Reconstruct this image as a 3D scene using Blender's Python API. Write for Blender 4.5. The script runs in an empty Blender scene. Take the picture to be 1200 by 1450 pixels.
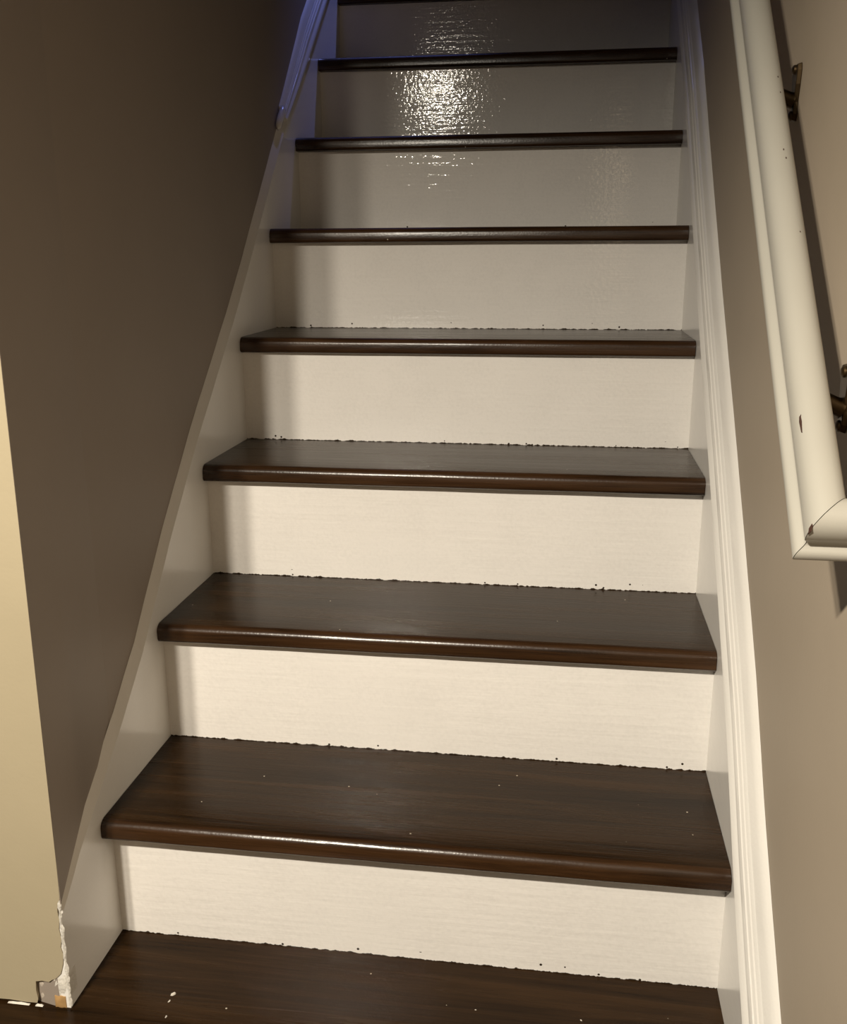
import bpy, bmesh, math, random
from mathutils import Vector, noise
C = bpy.context.scene.collection
SC = bpy.context.scene
random.seed(7)

# ------------------------------------------------------------------ camera
cam_d = bpy.data.cameras.new('camera'); cam = bpy.data.objects.new('camera', cam_d); C.objects.link(cam)
cam.location = (0.5832, -1.0719, 0.9093)
cam.rotation_euler = (1.3072, 0.0046, 0.1443)
cam_d.sensor_fit = 'VERTICAL'; cam_d.sensor_height = 24.0; cam_d.lens = 1376.5 / 1450 * 24.0
cam_d.clip_start = 0.02
SC.camera = cam

# ------------------------------------------------------------------ world, exposure, lights
w = bpy.data.worlds.new('world'); SC.world = w; w.use_nodes = True
w.node_tree.nodes['Background'].inputs[0].default_value = (0.9, 0.93, 1.0, 1)
w.node_tree.nodes['Background'].inputs[1].default_value = 0.006
SC.view_settings.view_transform = 'Standard'; SC.view_settings.look = 'None'
SC.view_settings.gamma = 1.0; SC.view_settings.exposure = 0.0; SC.view_settings.use_curve_mapping = False


WARM = (1.0, 0.905, 0.755)
def bulb(loc, power):                                     # a bulb in a downward shade: full light below, fading out towards the horizontal
    d = bpy.data.lights.new('hall_bulb', 'SPOT'); d.energy = power; d.color = WARM
    d.spot_size = 2 * math.acos(0.045); d.spot_blend = 0.60; d.shadow_soft_size = 0.028
    o = bpy.data.objects.new('hall_bulb', d); C.objects.link(o); o.location = loc      # points straight down

# two bulbs of the lamp in the lower hall, behind the camera
bulb((-0.150, -1.6, 1.725), 136.0)
bulb((-0.055, -1.6, 1.725), 136.0)
# cool light of the upper storey
up = bpy.data.lights.new('upstairs_light', 'SPOT'); up.energy = 420.0; up.color = (0.24, 0.31, 1.0)
up.spot_size = math.radians(25); up.spot_blend = 1.0; up.shadow_soft_size = 0.06
upo = bpy.data.objects.new('upstairs_light', up); C.objects.link(upo); upo.location = (0.35, 2.2, 4.2)
upo.rotation_euler = (Vector((-0.06, 1.72, 1.95)) - upo.location).to_track_quat('-Z', 'Y').to_euler()

# ------------------------------------------------------------------ sizes
W, R, G, NOSE, T = 0.800, 0.19, 0.2163, 0.0225, 0.0274
S = R / G
N = 13
DZ = [0.0009, -0.0004, -0.001, 0.001, -0.0014, 0.0005, -0.0005, 0.0023, -0.0015] + [0] * 8
DY = [0, -0.0024, -0.0013, 0.0018, 0.0044, -0.0018, -0.0029, -0.0001, 0.0039] + [0] * 8
DB = [0.0064, -0.0037, 0.0012, -0.0032, -0.0024, 0, 0, 0, 0] + [0] * 8
def tz(i): return i * R + (DZ[i] if i else 0.0)          # top of tread i (0 is the floor)
def by(i): return i * G + DB[i]                          # face of riser i+1
def ny(i): return (i - 1) * G - NOSE + DY[i]             # front of the nosing of tread i
WR = W + 0.020                                           # face of the right wall
CEIL = 2.25

# ------------------------------------------------------------------ materials
def mat(name):
    m = bpy.data.materials.new(name); m.use_nodes = True
    return m, m.node_tree, m.node_tree.nodes, m.node_tree.links, m.node_tree.nodes['Principled BSDF']

def coords(nodes, links, scale, rand=True):
    tc = nodes.new('ShaderNodeTexCoord'); mp = nodes.new('ShaderNodeMapping')
    mp.inputs['Scale'].default_value = scale
    if rand:
        oi = nodes.new('ShaderNodeObjectInfo'); ad = nodes.new('ShaderNodeVectorMath'); ad.operation = 'MULTIPLY_ADD'
        cv = nodes.new('ShaderNodeCombineXYZ')
        for k in range(3): links.new(oi.outputs['Random'], cv.inputs[k])
        ad.inputs[1].default_value = (3.1, 2.3, 4.7)
        links.new(cv.outputs[0], ad.inputs[0]); links.new(tc.outputs['Object'], ad.inputs[2])
        links.new(ad.outputs[0], mp.inputs['Vector'])
    else:
        links.new(tc.outputs['Object'], mp.inputs['Vector'])
    return tc, mp

def noise_node(nodes, links, vec, scale, detail=3, rough=0.55):
    n = nodes.new('ShaderNodeTexNoise'); n.inputs['Scale'].default_value = scale
    n.inputs['Detail'].default_value = detail; n.inputs['Roughness'].default_value = rough
    links.new(vec, n.inputs['Vector']); return n

def ramp(nodes, links, src, p0, c0, p1, c1):
    r = nodes.new('ShaderNodeValToRGB'); e = r.color_ramp.elements
    e[0].position = p0; e[0].color = c0; e[1].position = p1; e[1].color = c1
    links.new(src, r.inputs[0]); return r

def math_node(nodes, links, op, a, b=None):
    n = nodes.new('ShaderNodeMath'); n.operation = op
    for k, v in enumerate((a, b)):
        if v is None: continue
        if isinstance(v, (int, float)): n.inputs[k].default_value = v
        else: links.new(v, n.inputs[k])
    return n.outputs[0]

def gray(v): return (v, v, v, 1)

def paint(name, col, rough, stroke=(6, 60, 60), bump=0.0004, fine=0.0002, stained=False, var=0.05, spec=0.5, pebble=210.0, patchy=False):
    """brushed paint: long shallow strokes and a fine pebble; 'stained' gives the ragged stain line along the foot of a riser"""
    m, nt, nd, lk, p = mat(name)
    tc, mp = coords(nd, lk, (1, 1, 1))
    ms = nd.new('ShaderNodeMapping'); ms.inputs['Scale'].default_value = stroke; lk.new(mp.outputs[0], ms.inputs['Vector'])
    n1 = noise_node(nd, lk, ms.outputs[0], 1.0, 4)
    n2 = noise_node(nd, lk, mp.outputs[0], pebble, 1)
    b1 = nd.new('ShaderNodeBump'); b1.inputs['Distance'].default_value = bump; b1.inputs['Strength'].default_value = 1.0
    lk.new(n1.outputs[0], b1.inputs['Height'])
    b2 = nd.new('ShaderNodeBump'); b2.inputs['Distance'].default_value = fine; b2.inputs['Strength'].default_value = 1.0
    lk.new(n2.outputs[0], b2.inputs['Height']); lk.new(b1.outputs[0], b2.inputs['Normal'])
    lk.new(b2.outputs[0], p.inputs['Normal'])
    n3 = noise_node(nd, lk, mp.outputs[0], 7.0, 3)
    c = ramp(nd, lk, n3.outputs[0], 0.3, tuple(x * (1 - var) for x in col) + (1,), 0.7, tuple(col) + (1,))
    out = c.outputs[0]
    if stained:
        sx = nd.new('ShaderNodeSeparateXYZ'); lk.new(tc.outputs['Object'], sx.inputs[0])
        ml = nd.new('ShaderNodeMapping'); ml.inputs['Scale'].default_value = (1, 0.0, 0.0); lk.new(mp.outputs[0], ml.inputs['Vector'])
        nl = noise_node(nd, lk, ml.outputs[0], 70.0, 4, 0.7)
        lim = math_node(nd, lk, 'MULTIPLY', math_node(nd, lk, 'SUBTRACT', nl.outputs[0], 0.42), 0.012)
        line = math_node(nd, lk, 'LESS_THAN', sx.outputs['Z'], lim)
        vo = nd.new('ShaderNodeTexVoronoi'); vo.inputs['Scale'].default_value = 95.0; lk.new(mp.outputs[0], vo.inputs['Vector'])
        dot = math_node(nd, lk, 'LESS_THAN', vo.outputs['Distance'], 0.17)
        sc = nd.new('ShaderNodeSeparateColor'); lk.new(vo.outputs['Color'], sc.inputs[0])
        dot = math_node(nd, lk, 'MULTIPLY', dot, math_node(nd, lk, 'GREATER_THAN', sc.outputs[0], 0.80))
        dot = math_node(nd, lk, 'MULTIPLY', dot, math_node(nd, lk, 'LESS_THAN', sx.outputs['Z'], 0.012))
        f = math_node(nd, lk, 'MAXIMUM', line, dot)
        mx = nd.new('ShaderNodeMix'); mx.data_type = 'RGBA'; lk.new(f, mx.inputs[0])
        lk.new(out, mx.inputs[6]); mx.inputs[7].default_value = (0.03, 0.02, 0.013, 1); out = mx.outputs[2]
    lk.new(out, p.inputs['Base Color'])
    p.inputs['Roughness'].default_value = rough; p.inputs['Specular IOR Level'].default_value = spec
    if patchy:                                            # the gloss is broken up: bright pips among duller paint
        n4 = noise_node(nd, lk, mp.outputs[0], 190.0, 2)
        n5 = noise_node(nd, lk, mp.outputs[0], 22.0, 3)
        g = math_node(nd, lk, 'ADD', math_node(nd, lk, 'MULTIPLY', n4.outputs[0], 0.6), math_node(nd, lk, 'MULTIPLY', n5.outputs[0], 0.4))
        r4 = ramp(nd, lk, g, 0.47, gray(0.34), 0.62, gray(spec)); lk.new(r4.outputs[0], p.inputs['Specular IOR Level'])
    return m

M = {}
M['riser'] = paint('gloss_white_riser_paint', (0.80, 0.77, 0.73), 0.05, (6, 105, 105), 0.00055, 0.00030, stained=True, var=0.04, spec=0.8, pebble=135.0, patchy=True)
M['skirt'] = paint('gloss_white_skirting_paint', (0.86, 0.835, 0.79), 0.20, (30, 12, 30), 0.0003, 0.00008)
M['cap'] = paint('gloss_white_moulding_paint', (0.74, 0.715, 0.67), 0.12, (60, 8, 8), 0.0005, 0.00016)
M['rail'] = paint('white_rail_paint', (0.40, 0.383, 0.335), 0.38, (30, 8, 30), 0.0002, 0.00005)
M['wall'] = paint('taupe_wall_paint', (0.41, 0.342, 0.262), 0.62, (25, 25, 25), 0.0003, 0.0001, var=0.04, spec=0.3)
M['wall_left'] = paint('shaded_taupe_wall_paint', (0.315, 0.265, 0.222), 0.62, (25, 25, 25), 0.0003, 0.0001, var=0.04, spec=0.3)  # the taupe wall paint again, its colour darkened for the shade on the left
M['wall_front'] = paint('beige_wall_paint', (0.405, 0.347, 0.236), 0.62, (25, 25, 25), 0.0004, 0.0001, var=0.05, spec=0.3)
M['ceiling'] = paint('ceiling_paint', (0.7, 0.68, 0.64), 0.8, (25, 25, 25), 0.0002, 0.0001)
M['caulk'] = paint('torn_white_caulk', (0.82, 0.78, 0.70), 0.6, (120, 120, 120), 0.002, 0.0005, var=0.35)
M['plaster'] = paint('raw_plaster', (0.62, 0.54, 0.45), 0.85, (90, 90, 90), 0.003, 0.0005, var=0.4)

def plain(name, col, rough, metal=0.0):
    m, nt, nd, lk, p = mat(name)
    tc, mp = coords(nd, lk, (1, 1, 1))
    n = noise_node(nd, lk, mp.outputs[0], 60.0, 4)
    c = ramp(nd, lk, n.outputs[0], 0.3, tuple(x * 0.7 for x in col) + (1,), 0.7, tuple(col) + (1,))
    lk.new(c.outputs[0], p.inputs['Base Color'])
    p.inputs['Roughness'].default_value = rough; p.inputs['Metallic'].default_value = metal
    return m
M['brass'] = plain('shaded_aged_brass', (0.075, 0.048, 0.022), 0.40, 0.85)  # aged brass, its colour darkened further to stand in for the rail's shadow
M['raw_wood'] = plain('raw_wood', (0.50, 0.30, 0.12), 0.8)
M['chip'] = plain('bare_wood_chip', (0.055, 0.022, 0.013), 0.7)
M['dark_gap'] = plain('dark_gap', (0.06, 0.03, 0.015), 0.9)
M['fleck'] = plain('paint_fleck', (0.75, 0.70, 0.62), 0.7)

def wood(name, nosing):
    """dark stained boards, grain along x; along a nosing the stain is worn to a redder brown"""
    m, nt, nd, lk, p = mat(name)
    tc, mp = coords(nd, lk, (1, 1, 1))
    mg = nd.new('ShaderNodeMapping'); mg.inputs['Scale'].default_value = (2.2, 38, 38); lk.new(mp.outputs[0], mg.inputs['Vector'])
    g1 = noise_node(nd, lk, mg.outputs[0], 1.0, 6, 0.62); g1.inputs['Distortion'].default_value = 0.7
    mf = nd.new('ShaderNodeMapping'); mf.inputs['Scale'].default_value = (9, 330, 330); lk.new(mp.outputs[0], mf.inputs['Vector'])
    g2 = noise_node(nd, lk, mf.outputs[0], 1.0, 3, 0.6)
    gg = math_node(nd, lk, 'ADD', math_node(nd, lk, 'MULTIPLY', g1.outputs[0], 0.72), math_node(nd, lk, 'MULTIPLY', g2.outputs[0], 0.28))
    base = ramp(nd, lk, gg, 0.30, (0.007, 0.0034, 0.0012, 1), 0.72, (0.042, 0.0205, 0.0072, 1))
    out = base.outputs[0]
    if nosing:
        sx = nd.new('ShaderNodeSeparateXYZ'); lk.new(tc.outputs['Object'], sx.inputs[0])
        worn = ramp(nd, lk, gg, 0.36, (0.012, 0.0055, 0.0025, 1), 0.66, (0.060, 0.027, 0.010, 1))
        f = math_node(nd, lk, 'MULTIPLY', math_node(nd, lk, 'LESS_THAN', sx.outputs['Y'], 0.0105), 0.85)
        mx = nd.new('ShaderNodeMix'); mx.data_type = 'RGBA'; lk.new(f, mx.inputs[0])
        lk.new(out, mx.inputs[6]); lk.new(worn.outputs[0], mx.inputs[7]); out = mx.outputs[2]
        gl = nd.new('ShaderNodeMapRange'); gl.inputs['To Min'].default_value = 0.17; gl.inputs['To Max'].default_value = 0.5; lk.new(f, gl.inputs['Value']); lk.new(gl.outputs[0], p.inputs['Specular IOR Level'])
    vo = nd.new('ShaderNodeTexVoronoi'); vo.inputs['Scale'].default_value = 48.0; lk.new(mp.outputs[0], vo.inputs['Vector'])
    sc = nd.new('ShaderNodeSeparateColor'); lk.new(vo.outputs['Color'], sc.inputs[0])
    dot = math_node(nd, lk, 'MULTIPLY', math_node(nd, lk, 'LESS_THAN', vo.outputs['Distance'], 0.055), math_node(nd, lk, 'GREATER_THAN', sc.outputs[0], 0.86))
    m2 = nd.new('ShaderNodeMix'); m2.data_type = 'RGBA'; lk.new(dot, m2.inputs[0]); lk.new(out, m2.inputs[6]); m2.inputs[7].default_value = (0.5, 0.45, 0.36, 1)
    lk.new(m2.outputs[2], p.inputs['Base Color'])
    b1 = nd.new('ShaderNodeBump'); b1.inputs['Distance'].default_value = 0.0005; lk.new(gg, b1.inputs['Height'])
    n2 = noise_node(nd, lk, mp.outputs[0], 240.0, 2)
    b2 = nd.new('ShaderNodeBump'); b2.inputs['Distance'].default_value = 0.00014; lk.new(n2.outputs[0], b2.inputs['Height']); lk.new(b1.outputs[0], b2.inputs['Normal'])
    lk.new(b2.outputs[0], p.inputs['Normal'])
    rr = ramp(nd, lk, g1.outputs[0], 0.3, gray(0.20), 0.7, gray(0.31)); lk.new(rr.outputs[0], p.inputs['Roughness'])
    p.inputs['Specular IOR Level'].default_value = 0.12
    return m
M['tread'] = wood('dark_stained_tread_wood', True)
M['floor'] = wood('dark_stained_floor_wood', False)

# ------------------------------------------------------------------ mesh helpers
def mesh_obj(name, verts, faces, m, parent=None, loc=(0, 0, 0), smooth=None, bevel=0.0, seg=2):
    me = bpy.data.meshes.new(name)
    me.from_pydata([tuple(Vector(v) - Vector(loc)) for v in verts], [], faces)
    bm = bmesh.new(); bm.from_mesh(me)
    bmesh.ops.recalc_face_normals(bm, faces=bm.faces)
    if bevel:
        es = [e for e in bm.edges if len(e.link_faces) == 2 and e.calc_face_angle(0) > 0.6]
        bmesh.ops.bevel(bm, geom=es, offset=bevel, segments=seg, profile=0.5, affect='EDGES', clamp_overlap=True)
    bm.to_mesh(me); bm.free()
    me.materials.append(M[m])
    if smooth is not None:
        me.polygons.foreach_set('use_smooth', [True] * len(me.polygons))
        me.set_sharp_from_angle(angle=math.radians(smooth))
    o = bpy.data.objects.new(name, me); C.objects.link(o)
    o.location = loc
    if parent is not None: o.parent = parent; o.matrix_parent_inverse.identity()
    return o

def box_vf(x0, x1, y0, y1, z0, z1):
    v = [(x, y, z) for x in (x0, x1) for y in (y0, y1) for z in (z0, z1)]
    f = [(0, 1, 3, 2), (4, 6, 7, 5), (0, 4, 5, 1), (2, 3, 7, 6), (0, 2, 6, 4), (1, 5, 7, 3)]
    return v, f

def box(name, b, m, parent=None, bevel=0.0, loc=None):
    v, f = box_vf(*b)
    return mesh_obj(name, v, f, m, parent, loc or (0, 0, 0), None, bevel)

def loft(sections, caps=True):
    """sections: lists of points of equal length, each a closed ring"""
    n = len(sections[0]); v = [p for s in sections for p in s]; f = []
    for k in range(len(sections) - 1):
        for j in range(n):
            a = k * n + j; b = k * n + (j + 1) % n
            f.append((a, b, b + n, a + n))
    if caps:
        f.append(tuple(range(n))[::-1]); f.append(tuple(range((len(sections) - 1) * n, len(sections) * n)))
    return v, f

def tube(pts, radii, sides=12):
    """a round tube along a path, radius per point"""
    secs = []; up = Vector((0.3, 1, 0.2)).normalized()
    for i, p in enumerate(pts):
        t = (Vector(pts[min(i + 1, len(pts) - 1)]) - Vector(pts[max(i - 1, 0)])).normalized()
        a = t.cross(up).normalized(); b = t.cross(a).normalized(); r = radii[i]
        secs.append([tuple(Vector(p) + a * (r * math.cos(q * 2 * math.pi / sides)) + b * (r * math.sin(q * 2 * math.pi / sides))) for q in range(sides)])
    return loft(secs)

def structure(o, label, cat):
    o['kind'] = 'structure'; o['label'] = label; o['category'] = cat; return o

def empty(name, label, cat, loc, group=None):
    o = bpy.data.objects.new(name, None); C.objects.link(o); o.location = loc; o.empty_display_size = 0.1
    o['label'] = label; o['category'] = cat
    if group: o['group'] = group
    return o

def wob(t, amp, f=9.0, seed=0.0): return amp * noise.noise(Vector((t * f, seed, 0.3)))

# ------------------------------------------------------------------ the setting
def wx(y):                                                # face of the left wall: flares out a little to its corner
    return -0.012 if y > 0.05 else -0.012 + (0.05 - y) / 0.19 * 0.014

floor = structure(box('floor', (-2.5, WR, -3.2, 0.0185, -0.05, 0.0), 'floor'), 'dark brown stained wooden floor at the foot of the stairs', 'floor')
YT = N * G
structure(box('floor.001', (-0.11, WR, YT - 0.0, 3.6, N * R - 0.05, N * R), 'floor'), 'upper landing floor at the head of the stairs', 'floor')

ys = [-0.1395, -0.125, -0.10, -0.05, 0.0, 0.05, 3.6]
zs = [0.0, 0.0, 0.0, 0.6, 1.2, 2.4, 5.0]
def wall_x(y, z):
    return wx(y) + max(0, (0.05 - y)) / 0.19 * 0.0075 * min(z, 1.2)
fv = []; ff = []
for y in ys[:-1]:
    zt = S * y + (0.2635 if y < 0 else 0.2480)            # top of the skirting; below it the plaster stays behind the board
    for z, x in ((0.0, -0.0135), (zt - 0.006, -0.0135), (zt + 0.010, None), (0.6, None), (1.2, None), (CEIL, None)):
        fv.append((wall_x(y, z) if x is None else x, y, z))
nz = 6; nyc = len(ys) - 1
for i in range(nyc - 1):
    for j in range(nz - 1): ff.append((i * nz + j, (i + 1) * nz + j, (i + 1) * nz + j + 1, i * nz + j + 1))
wl = structure(box('wall_left', (-0.11, -0.012, 0.05, 3.6, 0.0, 5.0), 'wall_left'), 'taupe painted wall along the left of the stairs, its colour darkened for shade', 'wall')
nb = len(fv)
fv += [(-0.11, -0.1195, 0.0), (-0.11, -0.1195, CEIL), (-0.11, 0.0499, 0.0), (-0.11, 0.0499, CEIL)]
ff += [(nb, nb + 1, nb + 3, nb + 2)]
ff.append(tuple([j for j in range(nz)] + [nb + 1, nb]))
ff.append(tuple([(nyc - 1) * nz + j for j in range(nz)] + [nb + 3, nb + 2]))
ff.append(tuple([i * nz + nz - 1 for i in range(nyc)] + [nb + 3, nb + 1]))
ff.append(tuple([i * nz for i in range(nyc)] + [nb + 2, nb]))
corner_vf = (fv, ff)

# end wall of the lower hall: a plaster skin with a broken corner at its foot
def corner_x(z): return 0.002 + 0.0072 * min(z, 1.2)
edge = [(corner_x(z), z) for z in (CEIL, 1.2, 0.6, 0.3, 0.20)] + [
    (0.0025, 0.158), (-0.0012, 0.152), (-0.0024, 0.140), (-0.0012, 0.128), (-0.0030, 0.116), (-0.0014, 0.100), (-0.0036, 0.090),
    (-0.0015, 0.079), (-0.0030, 0.066), (-0.0060, 0.056), (-0.0075, 0.051), (-0.0110, 0.047), (-0.0160, 0.042), (-0.0200, 0.0405), (-0.0250, 0.0365),
    (-0.0340, 0.0375), (-0.0425, 0.0355), (-0.0435, 0.0220), (-0.0422, 0.0100), (-0.0440, 0.0035), (-0.060, 0.0030), (-0.08, 0.0042), (-0.11, 0.0034), (-2.5, 0.003), (-2.5, CEIL)]
v, f = loft([[(x, -0.14, z) for x, z in edge], [(x - 0.0060, -0.1205, z) for x, z in edge]])
wf = structure(mesh_obj('wall_front', v, f, 'wall_front'), 'beige end wall at the left with a broken corner at its foot', 'wall')
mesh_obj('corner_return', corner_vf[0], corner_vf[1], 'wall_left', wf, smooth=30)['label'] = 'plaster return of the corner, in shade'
box('wall_backing', (-2.5, -0.0135, -0.1203, -0.06, 0.0, CEIL), 'dark_gap', wf)

structure(box('wall_right', (WR, WR + 0.1, -3.2, 3.6, 0.0, 5.0), 'wall'), 'taupe painted wall on the right, behind the handrail', 'wall')
structure(box('wall_top', (-0.11, WR + 0.1, 3.6, 3.7, 0, 5.0), 'wall'), 'wall at the head of the stairs', 'wall')
structure(box('ceiling.001', (-0.11, WR + 0.1, -0.14, 3.7, 5.0, 5.1), 'ceiling'), 'ceiling over the stairwell', 'ceiling')
structure(box('wall_header', (-0.11, WR + 0.1, -0.24, -0.14, CEIL + 0.1, 5.0), 'wall'), 'wall over the opening of the stairwell', 'wall')

# broken corner: plaster lump, split lath, raw wood end, torn caulk along the arris
def lump(name, m, x0, x1, y0, y1, z0, z1, seed, amp=0.0012):
    nx, nzz = 6, 6; vs = []; fs = []
    for i in range(nx):
        for j in range(nzz):
            a, b = i / (nx - 1), j / (nzz - 1)
            q = noise.noise(Vector((a * 3 + seed, b * 3, seed)))
            e = 0.0 if 0 < i < nx - 1 and 0 < j < nzz - 1 else 1.0
            vs.append((x0 + (x1 - x0) * a + amp * 0.7 * noise.noise(Vector((seed, b * 5, 1))), y0 + amp * q + e * 0.001, z0 + (z1 - z0) * b + (amp * noise.noise(Vector((a * 6, seed, 2))) if j == nzz - 1 else 0)))
    for i in range(nx - 1):
        for j in range(nzz - 1): fs.append((i * nzz + j, (i + 1) * nzz + j, (i + 1) * nzz + j + 1, i * nzz + j + 1))
    n0 = len(vs)
    ring = [i * nzz for i in range(nx)] + [(nx - 1) * nzz + j for j in range(1, nzz)] + [i * nzz + nzz - 1 for i in range(nx - 2, -1, -1)] + [j for j in range(nzz - 2, 0, -1)]
    vs += [(vs[k][0], y1, vs[k][2]) for k in ring]
    for k in range(len(ring)):
        k2 = (k + 1) % len(ring); fs.append((ring[k], ring[k2], n0 + k2, n0 + k))
    fs.append(tuple(range(n0, n0 + len(ring))))
    return mesh_obj(name, vs, fs, m, wf, smooth=50)
lump('plaster_lump', 'plaster', -0.0415, -0.0290, -0.1345, -0.1203, 0.0035, 0.0355, 1.0)['label'] = 'grey lump of raw plaster'
lump('plaster_lump', 'caulk', -0.0188, 0.0005, -0.1392, -0.1203, 0.0165, 0.0480, 2.0, 0.002)['label'] = 'white broken plaster'
lump('wood_block', 'raw_wood', -0.0200, -0.0055, -0.1405, -0.1203, 0.0, 0.0165, 3.0, 0.0012)['label'] = 'raw tan wood end'
secs = []
for k in range(60):
    z = 0.004 + 0.152 * k / 59
    a = 0.0022 + 0.0024 * noise.noise(Vector((k * 0.22, 3, 0))) + 0.0008 * noise.noise(Vector((k * 0.9, 9, 0))); b = 0.0016 * noise.noise(Vector((k * 0.20, 7, 0)))
    secs.append([(0.0002 + b + max(0.0004, a) * math.cos(q * 1.2566 + 0.5 * noise.noise(Vector((k * 0.3, q, 4)))), -0.1390 + 0.0011 * math.sin(q * 1.2566), z) for q in range(5)])
v, f = loft(secs); mesh_obj('torn_caulk', v, f, 'caulk', wf)['label'] = 'torn white caulk'
for x0, x1, h in ((-0.083, -0.054, 0.0026), (-0.046, -0.036, 0.0030), (-0.20, -0.11, 0.002)):
    pts = [[(x0 + (x1 - x0) * k / 5, -0.1425, 0.0004), (x0 + (x1 - x0) * k / 5, -0.139, 0.0004),
            (x0 + (x1 - x0) * k / 5, -0.1400, h * (0.6 + 0.4 * random.random()) if 0 < k < 5 else 0.0008)] for k in range(6)]
    v, f = loft(pts); mesh_obj('paint_sliver', v, f, 'caulk', wf)['label'] = 'white sliver of old paint'

# ------------------------------------------------------------------ the staircase
st = empty('staircase', 'enclosed staircase with dark stained wooden treads and glossy white risers', 'staircase', (W / 2, 0, 0))
PO = Vector(st.location)
def part(name, v, f, m, loc, parent=None, **kw):
    if parent is None:
        o = mesh_obj(name, v, f, m, st, loc, **kw); o.location = Vector(loc) - PO
    else:
        o = mesh_obj(name, v, f, m, parent, loc, **kw); o.location = Vector(loc) - Vector(parent['_at'])
    o['_at'] = tuple(loc)
    return o

NX = 120
for i in range(1, N):
    z = tz(i); y0 = ny(i); y1 = by(i) + 0.006
    # section front to back: bullnose then flat top
    prof = []
    rt, rb = 0.0125, 0.006
    for a in range(0, 7):
        t = math.radians(-90 + a * 15); prof.append((rb - rb * math.cos(t), -T + rb + rb * math.sin(t)))
    for a in range(1, 9):
        t = math.radians(a * 90 / 8); prof.append((rt - rt * math.cos(t), -rt + rt * math.sin(t)))
    front = prof
    secs = []
    for k in range(NX + 1):
        x = W * k / NX
        dn = wob(x, 0.0007, 14, i * 3.1); dt = wob(x, 0.0005, 5, i * 1.7)
        if i == 1 and 0.455 < x < 0.49: dn += 0.0022 * math.sin((x - 0.455) / 0.035 * math.pi) * (0.5 + 0.5 * math.sin(x * 900))
        ring = [(x, y0 + dn + py, z + dt * 0.6 + pz) for py, pz in front]
        for q in (0.2, 0.4, 0.6, 0.8, 1.0): ring.append((x, y0 + rt + (y1 - y0 - rt) * q, z + dt * (1 - q)))
        ring.append((x, y1, z - T))
        secs.append(ring)
    # ragged sawn ends
    for end, sgn in ((0, 1), (NX, -1)):
        secs[end] = [(p[0] + sgn * (0.0006 + 0.0011 * noise.noise(Vector((p[1] * 120, p[2] * 60, i + end)))), p[1], p[2]) for p in secs[end]]
    v, f = loft(secs)
    part('tread', v, f, 'tread', (0, y0, z), smooth=40)
for i in range(1, N + 1):
    z0 = tz(i - 1); z1 = tz(i) - (T if i < N else 0.0); y = by(i - 1)
    v = []; f = []
    nx, nzr = 40, 6
    for a in range(nx + 1):
        for b in range(nzr + 1):
            x = W * a / nx; zz = z0 + (z1 - z0) * b / nzr
            v.append((x, y + 0.0010 * noise.noise(Vector((x * 3, zz * 5, i))), zz))
    for a in range(nx):
        for b in range(nzr):
            q = a * (nzr + 1) + b; f.append((q, q + nzr + 1, q + nzr + 2, q + 1))
    n0 = len(v); v += [(0, y + 0.018, z0), (W, y + 0.018, z0), (W, y + 0.018, z1), (0, y + 0.018, z1)]
    bl = [a * (nzr + 1) for a in range(nx + 1)]; tl = [a * (nzr + 1) + nzr for a in range(nx + 1)]
    f += [tuple(bl + [n0 + 1, n0]), tuple(tl + [n0 + 2, n0 + 3]), tuple(list(range(nzr + 1)) + [n0 + 3, n0]),
          tuple([nx * (nzr + 1) + b for b in range(nzr + 1)] + [n0 + 2, n0 + 1]), (n0, n0 + 1, n0 + 2, n0 + 3)]
    part('riser', v, f, 'riser', (0, y, z0), smooth=30)

# skirting boards: the raking top edge carries the small irregularities of the real one
def interp(tab, y):
    if y <= tab[0][0]: return tab[0][1]
    for (a, ha), (b, hb) in zip(tab, tab[1:]):
        if y <= b: return ha + (hb - ha) * (y - a) / (b - a)
    return tab[-1][1]
LT = [(-0.135, 0.2635), (-0.126, 0.2611), (-0.077, 0.2649), (-0.024, 0.256), (0.061, 0.2477), (0.142, 0.2466), (0.269, 0.2700), (0.406, 0.2790),
      (0.61, 0.2725), (0.692, 0.2761), (0.914, 0.2957), (0.96, 0.300), (0.99, 0.300), (1.02, 0.300), (3.0, 0.300)]
YE = YT + 0.05
def skirt_sections(xf, xb, y0, top_back, top_front, step=0.02, jit=0.0012):
    secs = []; y = y0
    while True:
        zb = max(0.0, S * y - 0.30)
        tb = S * y + top_back(y) + wob(y, jit, 40, 2.0); tf = S * y + top_front(y) + wob(y, jit, 60, 5.0)
        secs.append([(xf, y, zb), (xf, y, tf), (xb(y), y, tb), (xb(y), y, zb)])
        if y >= YE: break
        y = min(y + step, YE)
    return secs
secs = skirt_sections(0.0, lambda y: -0.0117, -0.1385, lambda y: interp(LT, y) + 0.002, lambda y: interp(LT, y) - 0.013 - 0.004 * min(1, max(0, y / 0.5)))
v, f = loft(secs)
sl = part('skirting_board', v, f, 'skirt', (0, 0, 0)); sl['label'] = 'left skirting board, its lower cap moulding missing'

def cap(parent, at, prof, y0, y1, basefun, label, mname='cap', taper=0.0):
    """raking cap moulding: prof = (x, height square to the slope); both follow the base line"""
    k = math.sqrt(1 + S * S); secs = []; y = y0; step = 0.02
    while True:
        b = basefun(y); s = 1.0 if taper == 0 else min(1.0, 0.35 + (y - y0) / taper)
        ring = []
        for px, ph in prof:
            hh = ph * s
            ring.append((px, y - hh * S / k * 0.0, S * y + b + hh * k))
        secs.append(ring)
        if y >= y1: break
        y = min(y + step, y1)
    v, f = loft(secs)
    o = part('cap_moulding', v, f, mname, at, parent, smooth=28)
    o['label'] = label
    return o
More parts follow.
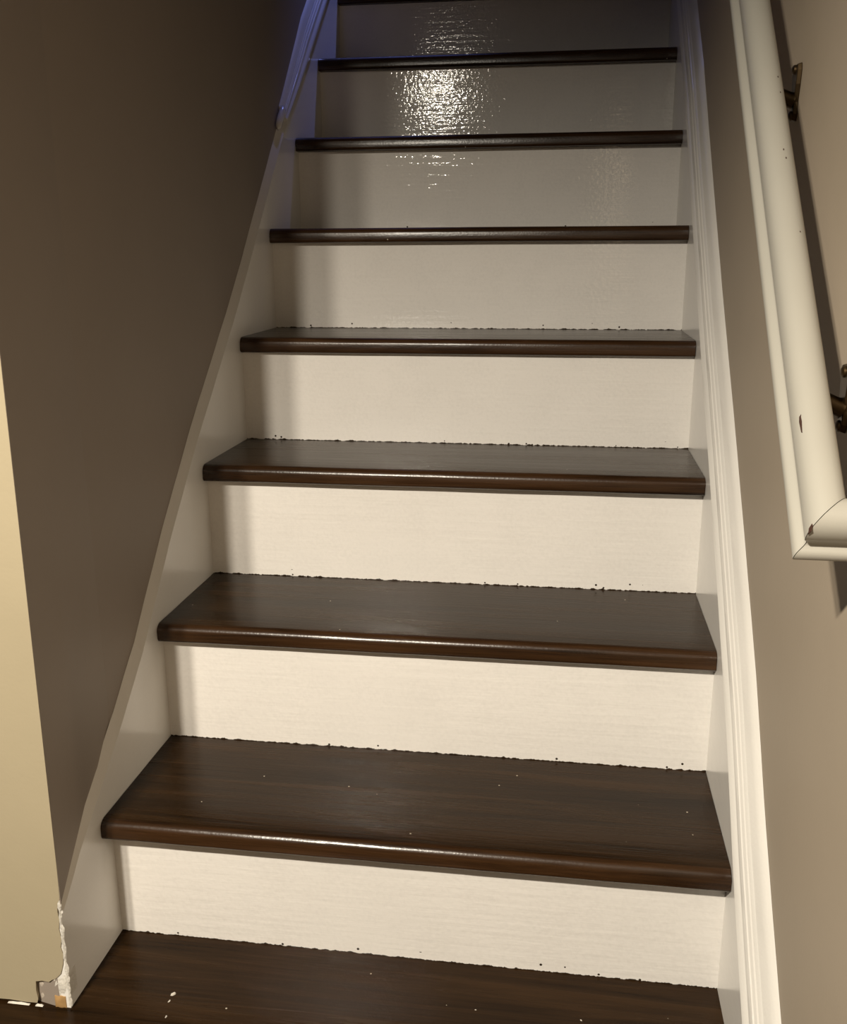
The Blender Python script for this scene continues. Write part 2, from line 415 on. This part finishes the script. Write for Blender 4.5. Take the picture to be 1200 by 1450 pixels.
# cap at the right: from the face of the board back to the wall, with beads and flutes
def flutes(xf, xw, sgn, H):
    """section from the lower lip up to the wall; sgn = +1 when the wall lies at larger x"""
    base = [(-0.004, -0.002), (-0.0075, 0.001), (-0.0085, 0.006), (-0.0060, 0.012), (-0.0030, 0.0150), (-0.0015, 0.0155), (-0.0030, 0.0185), (-0.0015, 0.0225),
            (0.0010, 0.0235), (-0.0004, 0.0262), (0.0018, 0.0300), (0.0040, 0.0312), (0.0030, 0.0340), (0.0052, 0.0378), (0.0066, 0.0390), (0.0058, 0.0420),
            (0.0070, 0.0500), (0.0105, 0.0590), (0.0150, 0.0645)]
    base = [(a, b + 0.006 if 0.0152 < b < 0.045 else b) for a, b in base]
    d = abs(xw - xf)
    out = [(xf + sgn * a * d / 0.020, b * H / 0.067) for a, b in base]
    return out + [(xw - sgn * 0.0003, 0.067 * H / 0.067), (xw - sgn * 0.0003, -0.004), (xf + sgn * 0.0005, -0.004)]
RT = [(-0.30, 0.262), (-0.171, 0.2684), (-0.072, 0.2759), (0.036, 0.2995), (0.138, 0.304), (0.301, 0.307), (0.514, 0.3035), (0.75, 0.310), (0.956, 0.322), (1.277, 0.3006), (3, 0.30)]
secs = skirt_sections(W, lambda y: WR - 0.0003, -0.32, lambda y: interp(RT, y) + 0.004, lambda y: interp(RT, y) + 0.004)
v, f = loft(secs); sr = part('skirting_board', v, f, 'skirt', (0, 0, 0)); sr['label'] = 'right skirting board under a fluted cap moulding'
cap(sr, (0, 0, 0), flutes(W, WR, 1, 0.067), -0.32, YE, lambda y: interp(RT, y) - 0.006 + wob(y, 0.0012, 25, 8.0), 'fluted cap moulding')
LC = [(0.965, 0.302), (1.02, 0.292), (1.147, 0.277), (1.257, 0.2715), (1.376, 0.2655), (3, 0.262)]
cap(sl, (0, 0, 0), flutes(0.0, -0.012, -1, 0.062), 0.985, YE, lambda y: interp(LC, y), 'fluted cap moulding, cut off square at its lower end', taper=0.30)
# rounded dab of filler at the cut end of the left cap
secs = []
for k in range(9):
    t = k / 8; y = 0.945 + 0.05 * t; r = 0.0075 * math.sqrt(max(0.02, 1 - (2 * t - 1) ** 4))
    secs.append([(-0.0042 + r * 0.95 * math.cos(q * 0.7854), y, S * y + 0.316 + r * 1.6 * math.sin(q * 0.7854)) for q in range(8)])
v, f = loft(secs); part('filler_dab', v, f, 'cap', (0, 0, 0), sl, smooth=60)['label'] = 'rounded dab of filler'
for o in (st, sl, sr): pass

# ------------------------------------------------------------------ the handrail
SRL = 0.915                                               # slope of the rail
k = math.hypot(1, SRL); RD = Vector((0, 1, SRL)) / k; RN = Vector((0, -SRL, 1)) / k
XC = 0.7755
YC = -0.331; corner = Vector((XC, YC, 0.696))              # axis of the mitre, at the underside
half = [(0.0, 0.0), (0.0155, 0.0), (0.0173, 0.0010), (0.0182, 0.0032), (0.0180, 0.0062), (0.0168, 0.0086), (0.0146, 0.0096), (0.0122, 0.0104), (0.0108, 0.0122), (0.0110, 0.0150),
        (0.0126, 0.0180), (0.0137, 0.0210), (0.0141, 0.0250), (0.0138, 0.0285), (0.0128, 0.0320), (0.0110, 0.0352), (0.0080, 0.0378), (0.0048, 0.0395), (0.0, 0.0402)]
half = [(a * 1.1, b * 1.1) for a, b in half]
prof = half + [(-a, b) for a, b in half[-2:0:-1]]
rail = empty('handrail', 'white painted wooden handrail with a mitred return, on the right wall', 'handrail', (XC, YC, corner.z))
GAP = 0.0004
def rail_local(o):                                        # parts of the rail hang on its empty
    o.location = Vector(o.location) - Vector(rail.location); return o
s0 = []; s1 = []
L = 2.2
for s, n in prof:                                         # mitre: points at lateral s start at distance s along the rail (s<0 is the outer side)
    s0.append(tuple(corner + Vector((s, 0, 0)) + RN * n + RD * (s + GAP)))
for q in (0.06, 0.3, 0.7, 1.2, L):
    s1.append([tuple(corner + Vector((s, 0, 0)) + RN * n + RD * q) for s, n in prof])
v, f = loft([s0] + s1)
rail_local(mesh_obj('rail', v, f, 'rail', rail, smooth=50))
r0 = [tuple(corner + Vector((s + GAP, 0, 0)) + RN * n + RD * (s)) for s, n in prof]
r1 = [tuple(Vector((WR - 0.0005, corner.y, corner.z)) + RN * n + RD * s) for s, n in prof]
v, f = loft([r0, r1])
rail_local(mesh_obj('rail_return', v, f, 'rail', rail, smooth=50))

def surf(s):                                              # height and slope of the profile top at lateral s
    tops = [(a, b) for a, b in half if b >= 0.0274]
    a = abs(s)
    for (a1, b1), (a0, b0) in zip(tops, tops[1:]):
        if a0 <= a <= a1: return b0 + (b1 - b0) * (a - a0) / (a1 - a0)
    return 0.0275
def chip(t, s, outline, m='chip'):
    ring0 = []; ring1 = []
    for du, ds in outline:
        ss = s + ds
        p = corner + Vector((ss, 0, 0)) + RN * (surf(ss) + 0.0005) + RD * (t + du)
        ring0.append(tuple(p)); ring1.append(tuple(p - RN * 0.0015))
    v, f = loft([ring1, ring0])
    o = rail_local(mesh_obj('paint_chip', v, f, m, rail)); o['label'] = 'dark chip in the white paint'
chip(0.080, -0.0125, [(0.0085, 0.0014), (0.0070, 0.0002), (0.0025, -0.0002), (-0.0080, 0.0002), (-0.0090, 0.0007), (-0.0030, 0.0010), (0.0015, 0.0013), (0.0060, 0.0011)])
chip(-0.0128, -0.0138, [(0.0030, 0.0010), (0.0008, -0.0006), (-0.0030, -0.0010), (-0.0028, 0.0004), (0.0006, 0.0014)])
for t, s, e in ((0.40, 0.003, 0.0008), (0.388, 0.0042, 0.0008), (0.49, 0.0085, 0.0007), (0.515, 0.0083, 0.0008), (0.29, 0.0075, 0.0006)):
    chip(t, s, [(e * 1.6 * math.cos(q * 1.2566), e * 0.7 * math.sin(q * 1.2566)) for q in range(5)])

def bracket(y):
    zb = corner.z + SRL * (y - YC)                        # underside of the rail over the bracket
    at = Vector((WR, y, zb - 0.017))
    b = bpy.data.objects.new('bracket', None); C.objects.link(b); b.parent = rail; b.location = at - Vector(rail.location)
    b.empty_display_size = 0.03
    b['label'] = 'aged brass bracket'
    def sub(name, v, f, m='brass', **kw):
        o = mesh_obj(name, v, f, m, b, at, **kw); o.location = (0, 0, 0); return o
    # wall plate: a pointed shield, wide at the top, tapering to a round foot
    out = [(-0.011, 0.027), (0.011, 0.027), (0.0135, 0.020), (0.0115, 0.006), (0.007, -0.012), (0.0075, -0.024), (0.0045, -0.031), (-0.0045, -0.031), (-0.0075, -0.024), (-0.007, -0.012), (-0.0115, 0.006), (-0.0135, 0.020)]
    a = [(WR - 0.0002, y + p, at.z + q) for p, q in out]; c = [(WR - 0.005, y + p * 0.9, at.z + q * 0.95) for p, q in out]
    v, f = loft([a, c]); sub('wall_plate', v, f, bevel=0.0008)
    # arm: leaves the plate, swings out under the rail and up to it
    path = [(WR - 0.004, at.z - 0.010), (WR - 0.010, at.z - 0.008), (WR - 0.019, at.z - 0.003), (WR - 0.029, at.z + 0.003), (WR - 0.038, at.z + 0.008), (XC, zb - 0.003)]
    v, f = tube([(px, y, pz) for px, pz in path], [0.0090, 0.0080, 0.0072, 0.0068, 0.0070, 0.0085]); sub('arm', v, f, smooth=60)
    sad = [[tuple(Vector((XC + sx, y, zb)) + RN * (-0.0005 - dn) + RD * t) for sx, dn in ((-0.012, 0.0), (0.012, 0.0), (0.010, 0.003), (-0.010, 0.003))] for t in (-0.028, 0.028)]
    v, f = loft(sad); sub('saddle', v, f, bevel=0.0008)
    for zz in (0.021, -0.025):
        v, f = tube([(WR - 0.0045, y, at.z + zz), (WR - 0.0068, y, at.z + zz), (WR - 0.0082, y, at.z + zz)], [0.0052, 0.0048, 0.0025], 12); sub('screw_head', v, f, smooth=40)
for y in (-0.212, 0.098, 0.408): bracket(y)

# ------------------------------------------------------------------ flecks on the floor
def fleck(x, y, s, ang, label):
    n = 7; ring = []
    for q in range(n):
        r = s * (0.6 + 0.5 * random.random()); a = q * 2 * math.pi / n
        dx, dy = r * 1.5 * math.cos(a), r * 0.8 * math.sin(a)
        ring.append((x + dx * math.cos(ang) - dy * math.sin(ang), y + dx * math.sin(ang) + dy * math.cos(ang)))
    v, f = loft([[(a, b, 0.0) for a, b in ring], [(x + (a - x) * 0.8, y + (b - y) * 0.8, s * 0.5) for a, b in ring]])
    o = mesh_obj('paint_fleck', v, f, 'fleck', None, (x, y, 0.0)); o['label'] = label; o['category'] = 'paint fleck'; o['group'] = 'paint flecks on the floor'
fleck(0.117, -0.099, 0.0030, 0.6, 'largest white paint fleck on the dark floor by the left skirting board')
fleck(0.117, -0.111, 0.0017, 1.2, 'small white paint fleck lying just in front of the largest fleck')
fleck(0.123, -0.136, 0.0016, 1.4, 'small white paint fleck on the floor nearest the viewer, at the left')
fleck(0.499, -0.072, 0.0010, 0.2, 'tiny white paint fleck on the floor, halfway across the lowest riser')
fleck(0.628, -0.071, 0.0012, 2.5, 'tiny white paint fleck on the floor, rightmost of all')

for o in bpy.data.objects:
    if '_at' in o: del o['_at']
